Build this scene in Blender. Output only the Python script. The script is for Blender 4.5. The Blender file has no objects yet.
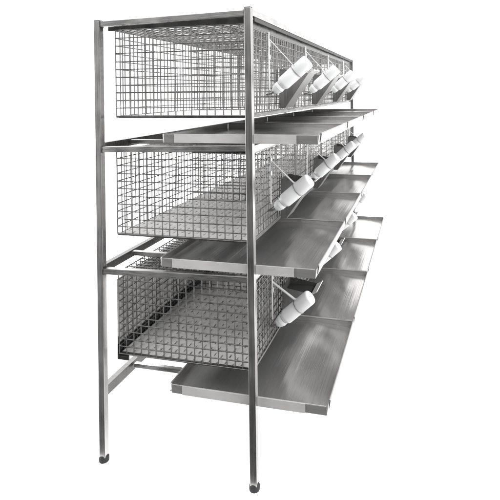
import bpy, bmesh, math, random
from mathutils import Vector, Matrix
random.seed(7)
S = bpy.context.scene
COL = S.collection

# ------------------------------------------------------------------ materials
def new_mat(name):
    m = bpy.data.materials.new(name); m.use_nodes = True
    nt = m.node_tree
    return m, nt, nt.nodes['Principled BSDF']

def steel(name, base, rough, metallic=1.0, stretch=(1, 1, 1), scale=40, vary=0.18, bump=0.04, rvar=0.12, brush=0.0):
    """brushed steel: streaks of noise stretched along one axis change roughness, tone and a tiny bump"""
    m, nt, b = new_mat(name)
    tc = nt.nodes.new('ShaderNodeTexCoord')
    mp = nt.nodes.new('ShaderNodeMapping'); mp.inputs['Scale'].default_value = stretch
    nz = nt.nodes.new('ShaderNodeTexNoise'); nz.inputs['Scale'].default_value = scale; nz.inputs['Detail'].default_value = 6
    nt.links.new(tc.outputs['Object'], mp.inputs['Vector']); nt.links.new(mp.outputs['Vector'], nz.inputs['Vector'])
    n2 = nt.nodes.new('ShaderNodeTexNoise'); n2.inputs['Scale'].default_value = 9; n2.inputs['Detail'].default_value = 5
    nt.links.new(tc.outputs['Object'], n2.inputs['Vector'])
    add = nt.nodes.new('ShaderNodeMath'); add.operation = 'ADD'
    nt.links.new(nz.outputs['Fac'], add.inputs[0]); nt.links.new(n2.outputs['Fac'], add.inputs[1])
    r = nt.nodes.new('ShaderNodeMapRange'); r.inputs['From Min'].default_value = 0.6; r.inputs['From Max'].default_value = 1.4
    r.inputs['To Min'].default_value = max(0.05, rough - rvar); r.inputs['To Max'].default_value = rough + rvar
    nt.links.new(add.outputs[0], r.inputs['Value']); nt.links.new(r.outputs[0], b.inputs['Roughness'])
    c = nt.nodes.new('ShaderNodeMapRange'); c.inputs['From Min'].default_value = 0.6; c.inputs['From Max'].default_value = 1.4
    c.inputs['To Min'].default_value = base * (1 - vary); c.inputs['To Max'].default_value = base * (1 + vary)
    nt.links.new(add.outputs[0], c.inputs['Value'])
    cc = nt.nodes.new('ShaderNodeCombineColor')
    for k, t in zip(range(3), (1.0, 0.985, 0.975)):
        mm = nt.nodes.new('ShaderNodeMath'); mm.operation = 'MULTIPLY'; mm.inputs[1].default_value = t
        nt.links.new(c.outputs[0], mm.inputs[0]); nt.links.new(mm.outputs[0], cc.inputs[k])
    nt.links.new(cc.outputs[0], b.inputs['Base Color'])
    if bump:
        bp = nt.nodes.new('ShaderNodeBump'); bp.inputs['Strength'].default_value = bump; bp.inputs['Distance'].default_value = 0.002
        nt.links.new(nz.outputs['Fac'], bp.inputs['Height']); nt.links.new(bp.outputs['Normal'], b.inputs['Normal'])
    b.inputs['Metallic'].default_value = metallic
    if brush:
        # hairline finish: the normal rocks sideways across fine grooves that run along the sheet
        mb = nt.nodes.new('ShaderNodeMapping'); mb.inputs['Scale'].default_value = (900, 1.6, 1)
        ng = nt.nodes.new('ShaderNodeTexNoise'); ng.inputs['Scale'].default_value = 1.0; ng.inputs['Detail'].default_value = 4
        nt.links.new(tc.outputs['Object'], mb.inputs['Vector']); nt.links.new(mb.outputs['Vector'], ng.inputs['Vector'])
        q = nt.nodes.new('ShaderNodeMath'); q.operation = 'MULTIPLY_ADD'; q.inputs[1].default_value = brush; q.inputs[2].default_value = -brush / 2
        nt.links.new(ng.outputs['Fac'], q.inputs[0])
        cx = nt.nodes.new('ShaderNodeCombineXYZ'); nt.links.new(q.outputs[0], cx.inputs[0])
        ge = nt.nodes.new('ShaderNodeNewGeometry'); va = nt.nodes.new('ShaderNodeVectorMath'); va.operation = 'ADD'
        nt.links.new(ge.outputs['Normal'], va.inputs[0]); nt.links.new(cx.outputs[0], va.inputs[1])
        vn = nt.nodes.new('ShaderNodeVectorMath'); vn.operation = 'NORMALIZE'
        
        # the thin sheet is not flat: slow dents that differ from tray to tray
        oi = nt.nodes.new('ShaderNodeObjectInfo'); of = nt.nodes.new('ShaderNodeVectorMath'); of.operation = 'MULTIPLY_ADD'
        of.inputs[1].default_value = (8, 1.5, 1); sc_ = nt.nodes.new('ShaderNodeMath'); sc_.operation = 'MULTIPLY'; sc_.inputs[1].default_value = 50
        nt.links.new(oi.outputs['Random'], sc_.inputs[0]); nt.links.new(tc.outputs['Object'], of.inputs[0]); nt.links.new(sc_.outputs[0], of.inputs[2])
        nd = nt.nodes.new('ShaderNodeTexNoise'); nd.inputs['Scale'].default_value = 1.0; nd.inputs['Detail'].default_value = 2
        nt.links.new(of.outputs[0], nd.inputs['Vector'])
        ms = nt.nodes.new('ShaderNodeVectorMath'); ms.operation = 'SUBTRACT'; ms.inputs[1].default_value = (.5, .5, .5); nt.links.new(nd.outputs['Color'], ms.inputs[0])
        mw = nt.nodes.new('ShaderNodeVectorMath'); mw.operation = 'MULTIPLY'; mw.inputs[1].default_value = (.70, .16, 0); nt.links.new(ms.outputs[0], mw.inputs[0])
        v2 = nt.nodes.new('ShaderNodeVectorMath'); v2.operation = 'ADD'; nt.links.new(va.outputs[0], v2.inputs[0]); nt.links.new(mw.outputs[0], v2.inputs[1])
        nt.links.new(v2.outputs[0], vn.inputs[0]); nt.links.new(vn.outputs[0], b.inputs['Normal'])
    return m

M_POST = steel('brushed_steel_post', 0.40, 0.32, stretch=(30, 30, 0.6), scale=14, vary=0.16)
M_RAIL = steel('brushed_steel_rail', 0.50, 0.30, stretch=(1, 1, 14), scale=20, vary=0.22)
M_RAIL_SHADE = steel('rail_shade', 0.05, 0.5, metallic=0.6, scale=24, vary=0.3)  # near-black, painted shade below the front top rail
M_RAIL_SHADED = steel('shaded_rail', 0.20, 0.34, stretch=(1, 14, 1), scale=20, vary=0.25)  # rail steel darkened: shade on the back rails' inner faces put into the colour
M_WIRE = steel('steel_wire', 0.18, 0.33, scale=30, vary=0.3, bump=0)
M_TRAY = steel('tray_sheet', 0.54, 0.21, metallic=0.9, stretch=(60, 0.5, 60), scale=9, vary=0.10, bump=0, rvar=0.07, brush=0.5)
M_SATIN = steel('satin_flange', 0.50, 0.45, metallic=0.5, stretch=(1, 1, 12), scale=18, vary=0.07, bump=0.02)
M_SHEET = steel('feeder_sheet', 0.18, 0.42, metallic=0.8, stretch=(14, 14, 1), scale=14, vary=0.28, bump=0.05)
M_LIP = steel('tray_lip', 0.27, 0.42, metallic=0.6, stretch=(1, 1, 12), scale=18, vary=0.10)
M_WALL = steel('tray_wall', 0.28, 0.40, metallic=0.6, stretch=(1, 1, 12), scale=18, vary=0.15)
M_DARKSTRIP = steel('dark_strip', 0.08, 0.45, stretch=(1, 0.3, 1), scale=24, vary=0.3)
M_FLOORP = steel('pale_floor_sheet', 0.48, 0.5, metallic=0.0, scale=30, vary=0.12)
M_BACK = steel('grey_back_sheet', 0.52, 0.5, metallic=0.2, scale=30, vary=0.15)

def plastic(name, col, rough, trans=0.0, sss=0.0):
    m, nt, b = new_mat(name)
    tc = nt.nodes.new('ShaderNodeTexCoord'); nz = nt.nodes.new('ShaderNodeTexNoise'); nz.inputs['Scale'].default_value = 35
    nt.links.new(tc.outputs['Object'], nz.inputs['Vector'])
    r = nt.nodes.new('ShaderNodeMapRange'); r.inputs['To Min'].default_value = rough - .08; r.inputs['To Max'].default_value = rough + .1
    nt.links.new(nz.outputs['Fac'], r.inputs['Value']); nt.links.new(r.outputs[0], b.inputs['Roughness'])
    b.inputs['Base Color'].default_value = (*col, 1)
    b.inputs['Transmission Weight'].default_value = trans
    if sss:
        b.inputs['Subsurface Weight'].default_value = sss; b.inputs['Subsurface Radius'].default_value = (.02, .02, .02)
        b.inputs['Subsurface Scale'].default_value = 0.5
    return m
M_BOTTLE = plastic('white_plastic', (.60, .605, .605), .35, sss=.2)
M_CAP = plastic('white_cap_plastic', (.56, .57, .57), .4)
M_RUBBER = plastic('black_rubber', (.010, .010, .011), .75)
M_MOUTH_SHADE = plastic('mouth_shade_black', (.008, .0075, .007), .9)  # painted darkness of the hopper mouth
M_SLOT_SHADE = plastic('slot_shade', (.09, .09, .09), .5)
M_ROD = plastic('white_rod', (.6, .6, .6), .35)

# ------------------------------------------------------------------ mesh builder
class MB:
    def __init__(s): s.v = []; s.f = []; s.sm = []
    def add(s, vs, fs, smooth=False):
        o = len(s.v); s.v += [tuple(p) for p in vs]
        for f in fs: s.f.append([i + o for i in f]); s.sm.append(smooth)
    def tube(s, pts, r, n=6, caps=True):
        pts = [Vector(p) for p in pts]; rings = []
        for i, p in enumerate(pts):
            d = (pts[min(i + 1, len(pts) - 1)] - pts[max(i - 1, 0)]).normalized()
            a = Vector((0, 0, 1)) if abs(d.z) < .9 else Vector((1, 0, 0))
            x = d.cross(a).normalized(); y = d.cross(x)
            rr = r[i] if isinstance(r, (list, tuple)) else r
            rings.append([p + (x * math.cos(2 * math.pi * k / n) + y * math.sin(2 * math.pi * k / n)) * rr for k in range(n)])
        vs = [q for R in rings for q in R]; fs = []
        for i in range(len(pts) - 1):
            for k in range(n):
                a, b = i * n + k, i * n + (k + 1) % n
                fs.append((a, b, b + n, a + n))
        s.add(vs, fs, True)
        if caps:
            s.add(rings[0], [tuple(range(n))]); s.add(rings[-1], [tuple(range(n - 1, -1, -1))])
    def box(s, lo, hi, ch=0.0):
        lo, hi = Vector(lo), Vector(hi)
        bm = bmesh.new(); bmesh.ops.create_cube(bm, size=1)
        for v in bm.verts: v.co = Vector(((lo[k] + hi[k]) / 2 + v.co[k] * (hi[k] - lo[k])) for k in range(3))
        if ch: bmesh.ops.bevel(bm, geom=bm.edges[:], offset=ch, segments=2, profile=.6, affect='EDGES')
        bm.verts.index_update()
        s.add([v.co[:] for v in bm.verts], [[v.index for v in f.verts] for f in bm.faces]); bm.free()
    def plate(s, q, t):
        """four-cornered sheet q with thickness t grown along its normal"""
        q = [Vector(p) for p in q]; n = (q[1] - q[0]).cross(q[3] - q[0]).normalized() * t
        vs = q + [p + n for p in q]
        s.add(vs, [(3, 2, 1, 0), (4, 5, 6, 7), (0, 1, 5, 4), (1, 2, 6, 5), (2, 3, 7, 6), (3, 0, 4, 7)])
    def build(s, name, mat, parent=None, loc=None):
        me = bpy.data.meshes.new(name); me.from_pydata(s.v, [], s.f)
        bm = bmesh.new(); bm.from_mesh(me); bmesh.ops.recalc_face_normals(bm, faces=bm.faces); bm.to_mesh(me); bm.free()
        for p, k in zip(me.polygons, s.sm): p.use_smooth = k
        me.materials.append(mat)
        o = bpy.data.objects.new(name, me); COL.objects.link(o)
        if parent: o.parent = parent
        if loc: o.location = loc
        return o

def thing(name, label, cat, loc=(0, 0, 0), group=None):
    o = bpy.data.objects.new(name, None); COL.objects.link(o); o.empty_display_size = .05
    o.location = loc; o['label'] = label; o['category'] = cat
    if group: o['group'] = group
    return o
def copy_tree(o, parent=None):
    c = o.copy(); COL.objects.link(c)
    if parent: c.parent = parent
    for ch in [k for k in bpy.data.objects if k.parent == o]: copy_tree(ch, c)
    return c

# ------------------------------------------------------------------ dimensions (x: back->front, y: near->far, z: up)
D, L, H = 0.5914, 2.563, 1.645
PW = 0.0125                       # half post width
CELL, V0 = 0.625, 0.03            # cage cell length, start of the cages
CAGE = [(1.282, 0.322), (0.840, 0.312), (0.391, 0.306)]     # cage floor height, cage height
TRAY = [(1.187, 0.249), (0.737, 0.234), (0.283, 0.267)]     # tray underside height, tray back edge
NOZ = [1.385, 0.937, 0.492]
TIERS = ['top', 'middle', 'bottom']

# ------------------------------------------------------------------ rack frame
fr = thing('rack_frame', 'tall square tube stainless steel frame with black feet carrying all the cages', 'rack')
first = None
for (x, y, h) in ((0, 0, H - .008), (D, 0, H + .010), (0, L, H), (D, L, H)):
    m = MB(); m.box((x - PW, y - PW, .012), (x + PW, y + PW, h), .0022)
    p = m.build('post', M_POST, fr)
    c = MB(); c.box((x - PW + .001, y - PW + .001, h - .002), (x + PW - .001, y + PW - .001, h + .003), .0015); c.build('end_cap', M_RUBBER, p)
    c = MB(); c.tube([(x, y, 0), (x, y, .004), (x, y, .016), (x, y, .022)], [.017, .0185, .0185, .015], 20); c.build('rubber_foot', M_RUBBER, p)
def rail(name, lo, hi, mat=M_RAIL, tilt=0):
    m = MB(); m.box(lo, hi, .002)
    if tilt: m.v = [(x, y, z + tilt * (x / D - .5)) for (x, y, z) in m.v]
    r_ = m.build(name, mat, fr)
    if tilt:                                     # bead of weld where the rail meets each post
        for xe in (lo[0], hi[0]):
            w_ = MB(); zt = tilt * (xe / D - .5); pts = []
            for (ya, za), (yb, zb) in (((lo[1], lo[2]), (hi[1], lo[2])), ((hi[1], lo[2]), (hi[1], hi[2])), ((hi[1], hi[2]), (lo[1], hi[2])), ((lo[1], hi[2]), (lo[1], lo[2]))):
                for k in range(6):
                    pts.append((xe + random.uniform(-.0012, .0012), ya + (yb - ya) * k / 6, za + (zb - za) * k / 6 + zt))
            w_.tube(pts + [pts[0]], [random.uniform(.0016, .0028) for _ in range(len(pts) + 1)], 7, False)
            w_.build('weld', M_DARKSTRIP, r_)
for y in (0, L):
    for z0, z1 in ((1.6205, 1.641), (1.156, 1.177), (.704, .726)):
        rail('end_rail', (PW + .001, y - .010, z0), (D - PW - .001, y + .012, z1), tilt=.013)
for x in (0, D):
    rail('long_rail', (x - .011, PW + .001, 1.630 if x else 1.620), (x + .011, L - PW - .001, 1.655 if x else 1.640))
for z in (1.158, .703):
    rail('long_rail', (-.011, PW + .001, z - .004), (.011, L - PW - .001, z + .026), M_RAIL_SHADED)
    rail('long_rail', (D - .013, PW + .001, z - .006), (D - .003, L - PW - .001, z + .018))
rail('long_rail', (-.0118, PW + .001, .238), (.0118, L - PW - .001, .277), M_RAIL_SHADED)
rail('long_rail', (D - .011, PW + .001, .243), (D + .011, L - PW - .001, .275))
for zt in (1.1805, .7275, .2715):
    for y in (.18, .84, 1.50, 2.16, L - .12):
        rail('cross_bar', (.018, y - .009, zt - .018), (D - .014, y + .009, zt))

# ------------------------------------------------------------------ cages
WR = 0.0022
def jit(a=.0011): return random.uniform(-a, a)
def grid(m, o, a, b, na, nb, bright_off=0.0017):
    """wire mesh on the parallelogram o, o+a, o+a+b, o+b with na x nb cells; the two wire sets lie side by side"""
    o, a, b = Vector(o), Vector(a), Vector(b); n = a.cross(b).normalized() * bright_off
    for i in range(na + 1):
        p = o + a * (i / na) + a.normalized() * jit()
        q = p + b + a.normalized() * jit()
        m.tube([p, (p * .6 + q * .4) + n * jit(.9), q], WR, 6, False)
    for j in range(nb + 1):
        p = o + b * (j / nb) + n + b.normalized() * jit()
        q = p + a + b.normalized() * jit()
        k = max(2, int(a.length / .3))
        m.tube([p + (q - p) * (t / k) + b.normalized() * jit(.0006) for t in range(k + 1)], WR, 6, False)

CX0, CX1 = 0.050, 0.575
CL = 4 * CELL
def make_cage(t):
    z0, h = CAGE[t]
    r = thing('wire_cage', '%s row of four steel wire cages with slotted floors%s' % (TIERS[t],
              (', directly under the frame top', ', between two tray rows', ', lowest above the legs')[t]), 'cage', (0, V0, z0), 'wire cage rows in the rack')
    W = CX1 - CX0; nu, nv, nh = 17, 21, 11
    for v in (0, CL):
        m = MB(); grid(m, (CX0, v, 0), (W, 0, 0), (0, 0, h), nu, nh); m.build('end_panel', M_WIRE, r)
    m = MB()
    m.box((CX0 - .002, .001, -.006), (CX1 + .002, .009, .003), .001)
    m.build('bottom_strip', M_WIRE, r)
    m = MB(); m.box((CX0 - .030, -.002, h - .001), (CX1 + .002, .008, h + (.034 if t == 0 else .006)), .001); m.build('top_strip', M_DARKSTRIP, r)  # on the top tier also stands in for the shadow under the end rail
    m = MB(); grid(m, (CX0, 0, 0), (0, CL, 0), (0, 0, h), nv * 4, nh); m.build('back_panel', M_WIRE, r)
    m = MB(); grid(m, (CX0, 0, h), (0, CL, 0), (W, 0, 0), nv * 4, nu); m.build('top_panel', M_WIRE, r)
    for i in (1, 2, 3):
        m = MB(); grid(m, (CX0, i * CELL, 0), (W, 0, 0), (0, 0, h), nu, nh); m.build('partition', M_WIRE, r)
    # slotted floor with real holes
    m = MB(); pu, pv = W / 17, .0446; nvv = int(CL / pv)
    pv = CL / nvv
    for i in range(17):
        for j in range(nvv):
            x, y = CX0 + i * pu, j * pv
            cx, cy = x + pu / 2, y + pv / 2 + (0.006 if i % 2 else -0.006)
            a, b = .0030 + random.uniform(-.0006, .0006), .0110 + random.uniform(-.002, .002); cx += random.uniform(-.001, .001); cy += random.uniform(-.0015, .0015)
            vs = [(x, y, 0), (x + pu, y, 0), (x + pu, y + pv, 0), (x, y + pv, 0),
                  (cx - a, cy - b, -.0015), (cx + a, cy - b, -.0015), (cx + a, cy + b, -.0015), (cx - a, cy + b, -.0015),
                  (cx - a, cy - b, -.006), (cx + a, cy - b, -.006), (cx + a, cy + b, -.006), (cx - a, cy + b, -.006)]
            m.add(vs, [(0, 1, 5, 4), (1, 2, 6, 5), (2, 3, 7, 6), (3, 0, 4, 7), (4, 5, 9, 8), (5, 6, 10, 9), (6, 7, 11, 10), (7, 4, 8, 11)])
    m.build('floor', M_FLOORP, r)
    m = MB(); m.box((CX0 + .002, .010, -.0085), (CX1 - .001, CL, -.0068)); m.build('slot_shade_sheet', M_SLOT_SHADE, r)  # added dark sheet closing the slots, its colour stands in for their shade
    if t == 2:
        m = MB(); m.box((CX0 - .006, -.004, -.008), (CX0 - .003, CL, .034), .0008); m.box((CX0 - .0025, .002, -.008), (CX0 + .016, CL, -.005), .0008)
        m.tube([(CX0 + .004, 0, .016), (CX0 + .004, CL, .016)], .0016, 6)
        m.build('back_strip', M_DARKSTRIP, r)
        m = MB(); m.box((CX0 - .0105, .004, .0), (CX0 - .0085, CL, h - .03)); m.build('back_sheet', M_BACK, r)
        m = MB(); m.tube([(CX0 - .004, .002, -.018), (CX0 - .004, .002, .06)], .003, 8); m.box((CX0 - .008, -.003, -.024), (CX0 + .040, .006, -.007), .004)
        m.build('corner_bracket', M_DARKSTRIP, r)
    # front frame and doors
    m = MB()
    m.box((CX1 + .001, 0, h - .008), (CX1 + .007, CL, h + (.022 if t == 0 else .004)), .001); m.box((CX1 + .001, 0, -.008), (CX1 + .007, CL, .003), .001)
    for i in range(5):
        m.box((CX1 + .0015, i * CELL - .003, .0035), (CX1 + .0065, i * CELL + .003, h - .0085), .0008)
    m.build('front_frame', M_WIRE, r)
    if t == 0:
        m = MB(); m.box((D + .002, .012, h + .011), (D + .008, CL, h + .0255), .001); m.build('rail_shade_strip', M_RAIL_SHADE, r)  # dark strip standing in for the shadow under the front rail
    for i in range(4):
        m = MB(); y0 = i * CELL + .008; wd = CELL - .016
        grid(m, (CX1 + .0085, y0, .008), (0, wd, 0), (0, 0, h - .02), 20, 10, .0025)
        for (p, q) in (((y0, .008), (y0 + wd, .008)), ((y0 + wd, .008), (y0 + wd, h - .012)), ((y0 + wd, h - .012), (y0, h - .012)), ((y0, h - .012), (y0, .008))):
            m.tube([(CX1 + .0095, p[0], p[1]), (CX1 + .0095, q[0], q[1])], .0022, 6)
        d = m.build('door', M_WIRE, r)
        m = MB(); yl = i * CELL + .20
        m.tube([(CX1 + .016, yl, h - .006), (CX1 + .016, yl, h - .10), (CX1 + .016, yl, .09)], .0034, 8)
        m.box((CX1 + .013, yl - .007, h - .062), (CX1 + .021, yl + .007, h - .042), .002)
        m.box((CX1 + .013, yl - .008, h - .112), (CX1 + .021, yl + .008, h - .094), .002)
        m.build('latch', M_ROD, d)
    return r
for t in range(3): make_cage(t)

# ------------------------------------------------------------------ trays
TP = 0.6295; TL = 0.626; TW = 0.577
WHICH = ['nearest the tall near posts', 'second from the near posts', 'third from the near posts', 'farthest from the near posts']
def make_tray():
    r = thing('waste_tray', 'x', 'tray', (0, 0, 0), 'steel waste trays under the cages')
    hl, th = .030, .0013
    prof = [(0, .004), (.20, .009), (.372, .0145), (.385, .0142), (TW, .0015)]     # floor bends at the front line of the cage
    m = MB()
    for i in range(len(prof) - 1):
        (a, za), (b, zb) = prof[i], prof[i + 1]
        m.plate([(a, .004, za), (b, .004, zb), (b, TL - .004, zb), (a, TL - .004, za)], th)
    m.build('pan', M_TRAY, r)
    for y, s in ((0, 1), (TL, -1)):
        m = MB(); c = .010 if s > 0 else .004
        q = [(0, y + s * c), (c, y), (TW, y)]
        for (p0, p1) in zip(q[:-1], q[1:]):
            a0, a1 = (p0[0], p0[1]), (p1[0], p1[1])
            o = .003 * s
            m.plate([(a0[0], a0[1] + o, 0), (a1[0], a1[1] + o, 0), (a1[0], a1[1], hl), (a0[0], a0[1], hl)], th)
            m.tube([(a0[0], a0[1] + s * .002, hl), (a1[0], a1[1] + s * .002, hl)], .0022, 8)
        w = m.build('end_wall', M_WALL, r)
        if s > 0:
            m = MB(); m.box((.052, y - .0035, .0005), (.505, y - .0015, hl + .0022), .0006)
            m.build('flange', M_SATIN, w)
    m = MB(); m.plate([(0, .010, 0), (0, TL - .004, 0), (0, TL - .004, hl), (0, .010, hl)], th)
    m.tube([(.001, .010, hl), (.001, TL - .004, hl)], .0024, 8)
    m.build('back_wall', M_TRAY, r)
    m = MB(); m.plate([(TW, .002, 0), (TW, TL - .002, 0), (TW + .004, TL - .002, hl), (TW + .004, .002, hl)], th)
    w = m.build('front_wall', M_WALL, r)
    m = MB(); m.plate([(TW + .003, .03, .004), (TW + .003, TL - .012, .004), (TW + .008, TL - .012, hl + .003), (TW + .008, .03, hl + .003)], th)
    m.tube([(TW + .006, .03, hl + .003), (TW + .006, TL - .012, hl + .003)], .0035, 8)
    m.build('front_lip', M_LIP, w)
    return r
tray0 = make_tray(); used = False
for t in range(3):
    for i in range(4):
        o = copy_tree(tray0) if used else tray0; used = True
        o.location = (TRAY[t][1] + (random.uniform(-.002, .002) if i else 0), .010 + i * TP, TRAY[t][0])
        o['label'] = 'steel waste tray under the %s cage row, %s' % (TIERS[t], WHICH[i])

# ------------------------------------------------------------------ feeders
def make_feeder():
    r = thing('feeder', 'x', 'feeder', (0, 0, 0), 'hopper feeders on the cage fronts')
    v0, v1, th = -.060, .060, .0015
    A, B, Cc, Dd = (.0, -.085), (.026, -.085), (.126, .056), (.004, .075)      # (out, up) profile
    m = MB()
    def P(k, v): return (k[0], v, k[1])
    for v, s in ((v0, 1), (v1 - th, 1)):
        vs = [P(k, v) for k in (A, B, Cc, Dd)] + [P(k, v + th) for k in (A, B, Cc, Dd)]
        m.add(vs, [(0, 1, 2, 3), (7, 6, 5, 4), (0, 1, 5, 4), (1, 2, 6, 5), (2, 3, 7, 6), (3, 0, 4, 7)])
    m.plate([P(B, v0 + th), P(B, v1 - th), P(Cc, v1 - th), P(Cc, v0 + th)], -th)
    m.plate([P(A, v0 + th), P(A, v1 - th), P(B, v1 - th), P(B, v0 + th)], th)
    m.plate([P((.0, -.02), v0 + th), P((.0, -.02), v1 - th), P(Dd, v1 - th), P(Dd, v0 + th)], th)
    m.build('hopper', M_SHEET, r)
    m = MB(); m.box((.0055, v0 + th + .001, .040), (.111, v1 - th - .001, .046)); m.build('mouth_shade', M_MOUTH_SHADE, r)  # added black plate, paints the shaded inside of the hopper mouth
    m = MB(); m.plate([(.1265, v0 + .001, .0565), (.1265, v1 - .001, .0565), (.146, v1 - .001, .066), (.146, v0 + .001, .066)], th)
    m.tube([(.146, v0 + .001, .067), (.146, v1 - .001, .067)], .0022, 8); m.build('rim', M_SATIN, r)
    return r
f0 = make_feeder(); used = False
for t in range(3):
    for i in range(4):
        o = copy_tree(f0) if used else f0; used = True
        o.location = (.600, .39 + i * CELL, NOZ[t]); o['label'] = 'grey steel hopper feeder on the %s cage row, %s' % (TIERS[t], WHICH[i])

# ------------------------------------------------------------------ bottles
def make_bottle(dz, sw):
    r = thing('water_bottle', 'x', 'bottle', (0, 0, 0), 'white drinking bottles on the cage fronts')
    e = Vector((.125, 0, .105)).normalized(); o = Vector((.012, 0, -.012))
    R = .0275
    def at(s): return o + e * s
    m = MB(); ss = [.024, .026, .029, .033, .038, .044, .098, .1, .102, .159, .164, .1675, .1690, .1695]
    rr = [.010, .0205, .0215, .0235, .027, R, R, R - .0006, R, R, R - .0010, R - .004, R - .009, .001]
    m.tube([at(s) for s in ss], rr, 28, True); m.build('body', M_BOTTLE, r)
    m = MB(); m.tube([at(s) for s in (-.010, -.007, .0, .012, .0235, .025)], [.009, .0145, .0185, .0212, .0215, .020], 24, True)
    m.tube([at(.0115), at(.013), at(.0145)], [.0213, .0224, .0216], 24, False)
    m.build('cap', M_CAP, r)
    m = MB(); m.tube([at(-.009), at(-.019), at(-.026) + Vector((-.004, 0, .002)), at(-.03) + Vector((-.016, 0, .002))], .0045, 10); m.build('drinking_tube', M_WIRE, r)
    m = MB(); x = Vector((0, 1, 0)); y = e.cross(x); pts = []
    for k in range(25):
        a = 2 * math.pi * k / 24; pts.append(at(.104) + (x * math.cos(a) + y * math.sin(a)) * (R + .0012))
    m.tube(pts, .0011, 6, False); m.build('ring', M_WIRE, r)
    m = MB(); top = Vector((-.022, .03, dz)); low = at(.112) + Vector((-.016, 0, .019)) * 1.1
    if sw < .0025: m.tube([top, low, low + Vector((.012, -.03, .0))], sw, 8)
    else:
        w = Vector((.15, 1, .0)).normalized() * sw; d = (low - top).normalized(); nn = d.cross(w).normalized() * .0016
        q = [top - w, top + w, low + w, low - w]
        m.plate(q, .003); m.tube([top - w, top + w], .003, 8); m.tube([low - w, low + w], .003, 8)
    m.build('strap', M_ROD, r)
    return r
for t, (dz, sw) in enumerate(((.19, .0015), (.165, .0035), (.135, .0055))):
    b0 = make_bottle(dz, sw)
    for i in range(4):
        o = copy_tree(b0) if i else b0
        o.location = (.612, .21 + i * .63, NOZ[t]); o.rotation_euler = (random.uniform(-.05, .05), random.uniform(-.03, .03), random.uniform(-.05, .05)); o['label'] = 'white drinking bottle on the %s cage row, %s' % (TIERS[t], WHICH[i])

# ------------------------------------------------------------------ studio floor, light, camera
m = MB(); m.add([(-40, -.045, 0), (40, -.045, 0), (40, 80, 0), (-40, 80, 0)], [(0, 1, 2, 3)])
fm, nt, b = new_mat('white_paper'); b.inputs['Base Color'].default_value = (.93, .93, .93, 1); b.inputs['Roughness'].default_value = .8
b.inputs['Specular IOR Level'].default_value = .2
fl = m.build('ground', fm); fl['kind'] = 'structure'; fl['label'] = 'seamless pure white studio floor under the rack'; fl['category'] = 'floor'

w = bpy.data.worlds.new('World'); S.world = w; w.use_nodes = True; nt = w.node_tree
bg = nt.nodes['Background']
tc = nt.nodes.new('ShaderNodeTexCoord')
def node(op, *ins):
    n_ = nt.nodes.new('ShaderNodeMath'); n_.operation = op
    for k, q in enumerate(ins):
        if isinstance(q, (int, float)): n_.inputs[k].default_value = q
        else: nt.links.new(q, n_.inputs[k])
    return n_.outputs[0]
def ramp(val, f0, f1, t0, t1):
    r_ = nt.nodes.new('ShaderNodeMapRange'); r_.interpolation_type = 'SMOOTHSTEP'
    for k, q in zip(('From Min', 'From Max', 'To Min', 'To Max'), (f0, f1, t0, t1)): r_.inputs[k].default_value = q
    nt.links.new(val, r_.inputs['Value']); return r_.outputs[0]
# a white studio: bright cove beyond the rack, brighter ceiling and side walls, a dim room behind the camera
sx = nt.nodes.new('ShaderNodeSeparateXYZ'); nt.links.new(tc.outputs['Generated'], sx.inputs[0])
X_, Y_, Z_ = sx.outputs
ahead = node('ADD', node('ADD', node('MULTIPLY', X_, .6), Y_), node('MULTIPLY', Z_, .55))
cove = node('MULTIPLY', ramp(ahead, -.6, .05, .13, 1.6), ramp(Z_, .25, .8, 1.0, 2.6))
side = ramp(node('ABSOLUTE', X_), .62, .9, 0.0, 4.0)
back = ramp(Z_, 0.0, .35, .13, .8)
nt.links.new(node('MAXIMUM', node('MAXIMUM', cove, side), back), bg.inputs['Strength'])
bg.inputs['Color'].default_value = (1, 1, 1, 1)

ld = bpy.data.lights.new('softbox', 'AREA'); ld.shape = 'RECTANGLE'; ld.size = 2.4; ld.size_y = 1.6; ld.energy = 60
lo = bpy.data.objects.new('softbox', ld); COL.objects.link(lo); lo.location = (2.6, -1.2, 3.2)
lo.rotation_euler = (Vector((.5, .8, .6)) - lo.location).to_track_quat('-Z', 'Y').to_euler()

l2 = bpy.data.lights.new('floor_fill', 'AREA'); l2.shape = 'RECTANGLE'; l2.size = 2.6; l2.size_y = .9; l2.energy = 55  # added fill lamp out of view, lifts the shadow under the rack
o2 = bpy.data.objects.new('floor_fill', l2); COL.objects.link(o2); o2.location = (-2.6, .5, .75)
o2.rotation_euler = (Vector((.6, .5, 0)) - o2.location).to_track_quat('-Z', 'Y').to_euler()

# camera from the solved view: level, slightly rolled, with a shifted lens
f, px, py, roll, yaw = 487.26, 300.0, 92.71, 0.0133, 0.2431
cd = bpy.data.cameras.new('Camera'); cam = bpy.data.objects.new('Camera', cd); COL.objects.link(cam); S.camera = cam
cam.location = (1.1633, -1.5831, 1.3611)
rt = Vector((math.cos(yaw), math.sin(yaw), 0)); fw = Vector((-math.sin(yaw), math.cos(yaw), 0)); up = Vector((0, 0, 1))
c, s = math.cos(roll), math.sin(roll)
# world offsets (X right, Y down) -> image: x = cX + sY, y = -sX + cY
xr = c * rt + s * (-up); yd = -s * rt + c * (-up)
M = Matrix((xr, -yd, -fw)).transposed().to_4x4(); M.translation = cam.location
cam.matrix_world = M
cd.sensor_fit = 'HORIZONTAL'; cd.sensor_width = 36; cd.lens = f / 500 * 36
cd.shift_x = (250 - px) / 500; cd.shift_y = -(250 - py) / 500
cd.clip_start = .02; cd.clip_end = 300
S.render.resolution_x = S.render.resolution_y = 1024
S.view_settings.view_transform = 'Standard'; S.view_settings.look = 'None'; S.view_settings.exposure = 0; S.view_settings.gamma = 1
S.render.engine = 'CYCLES'
S.cycles.max_bounces = 10; S.cycles.glossy_bounces = 6
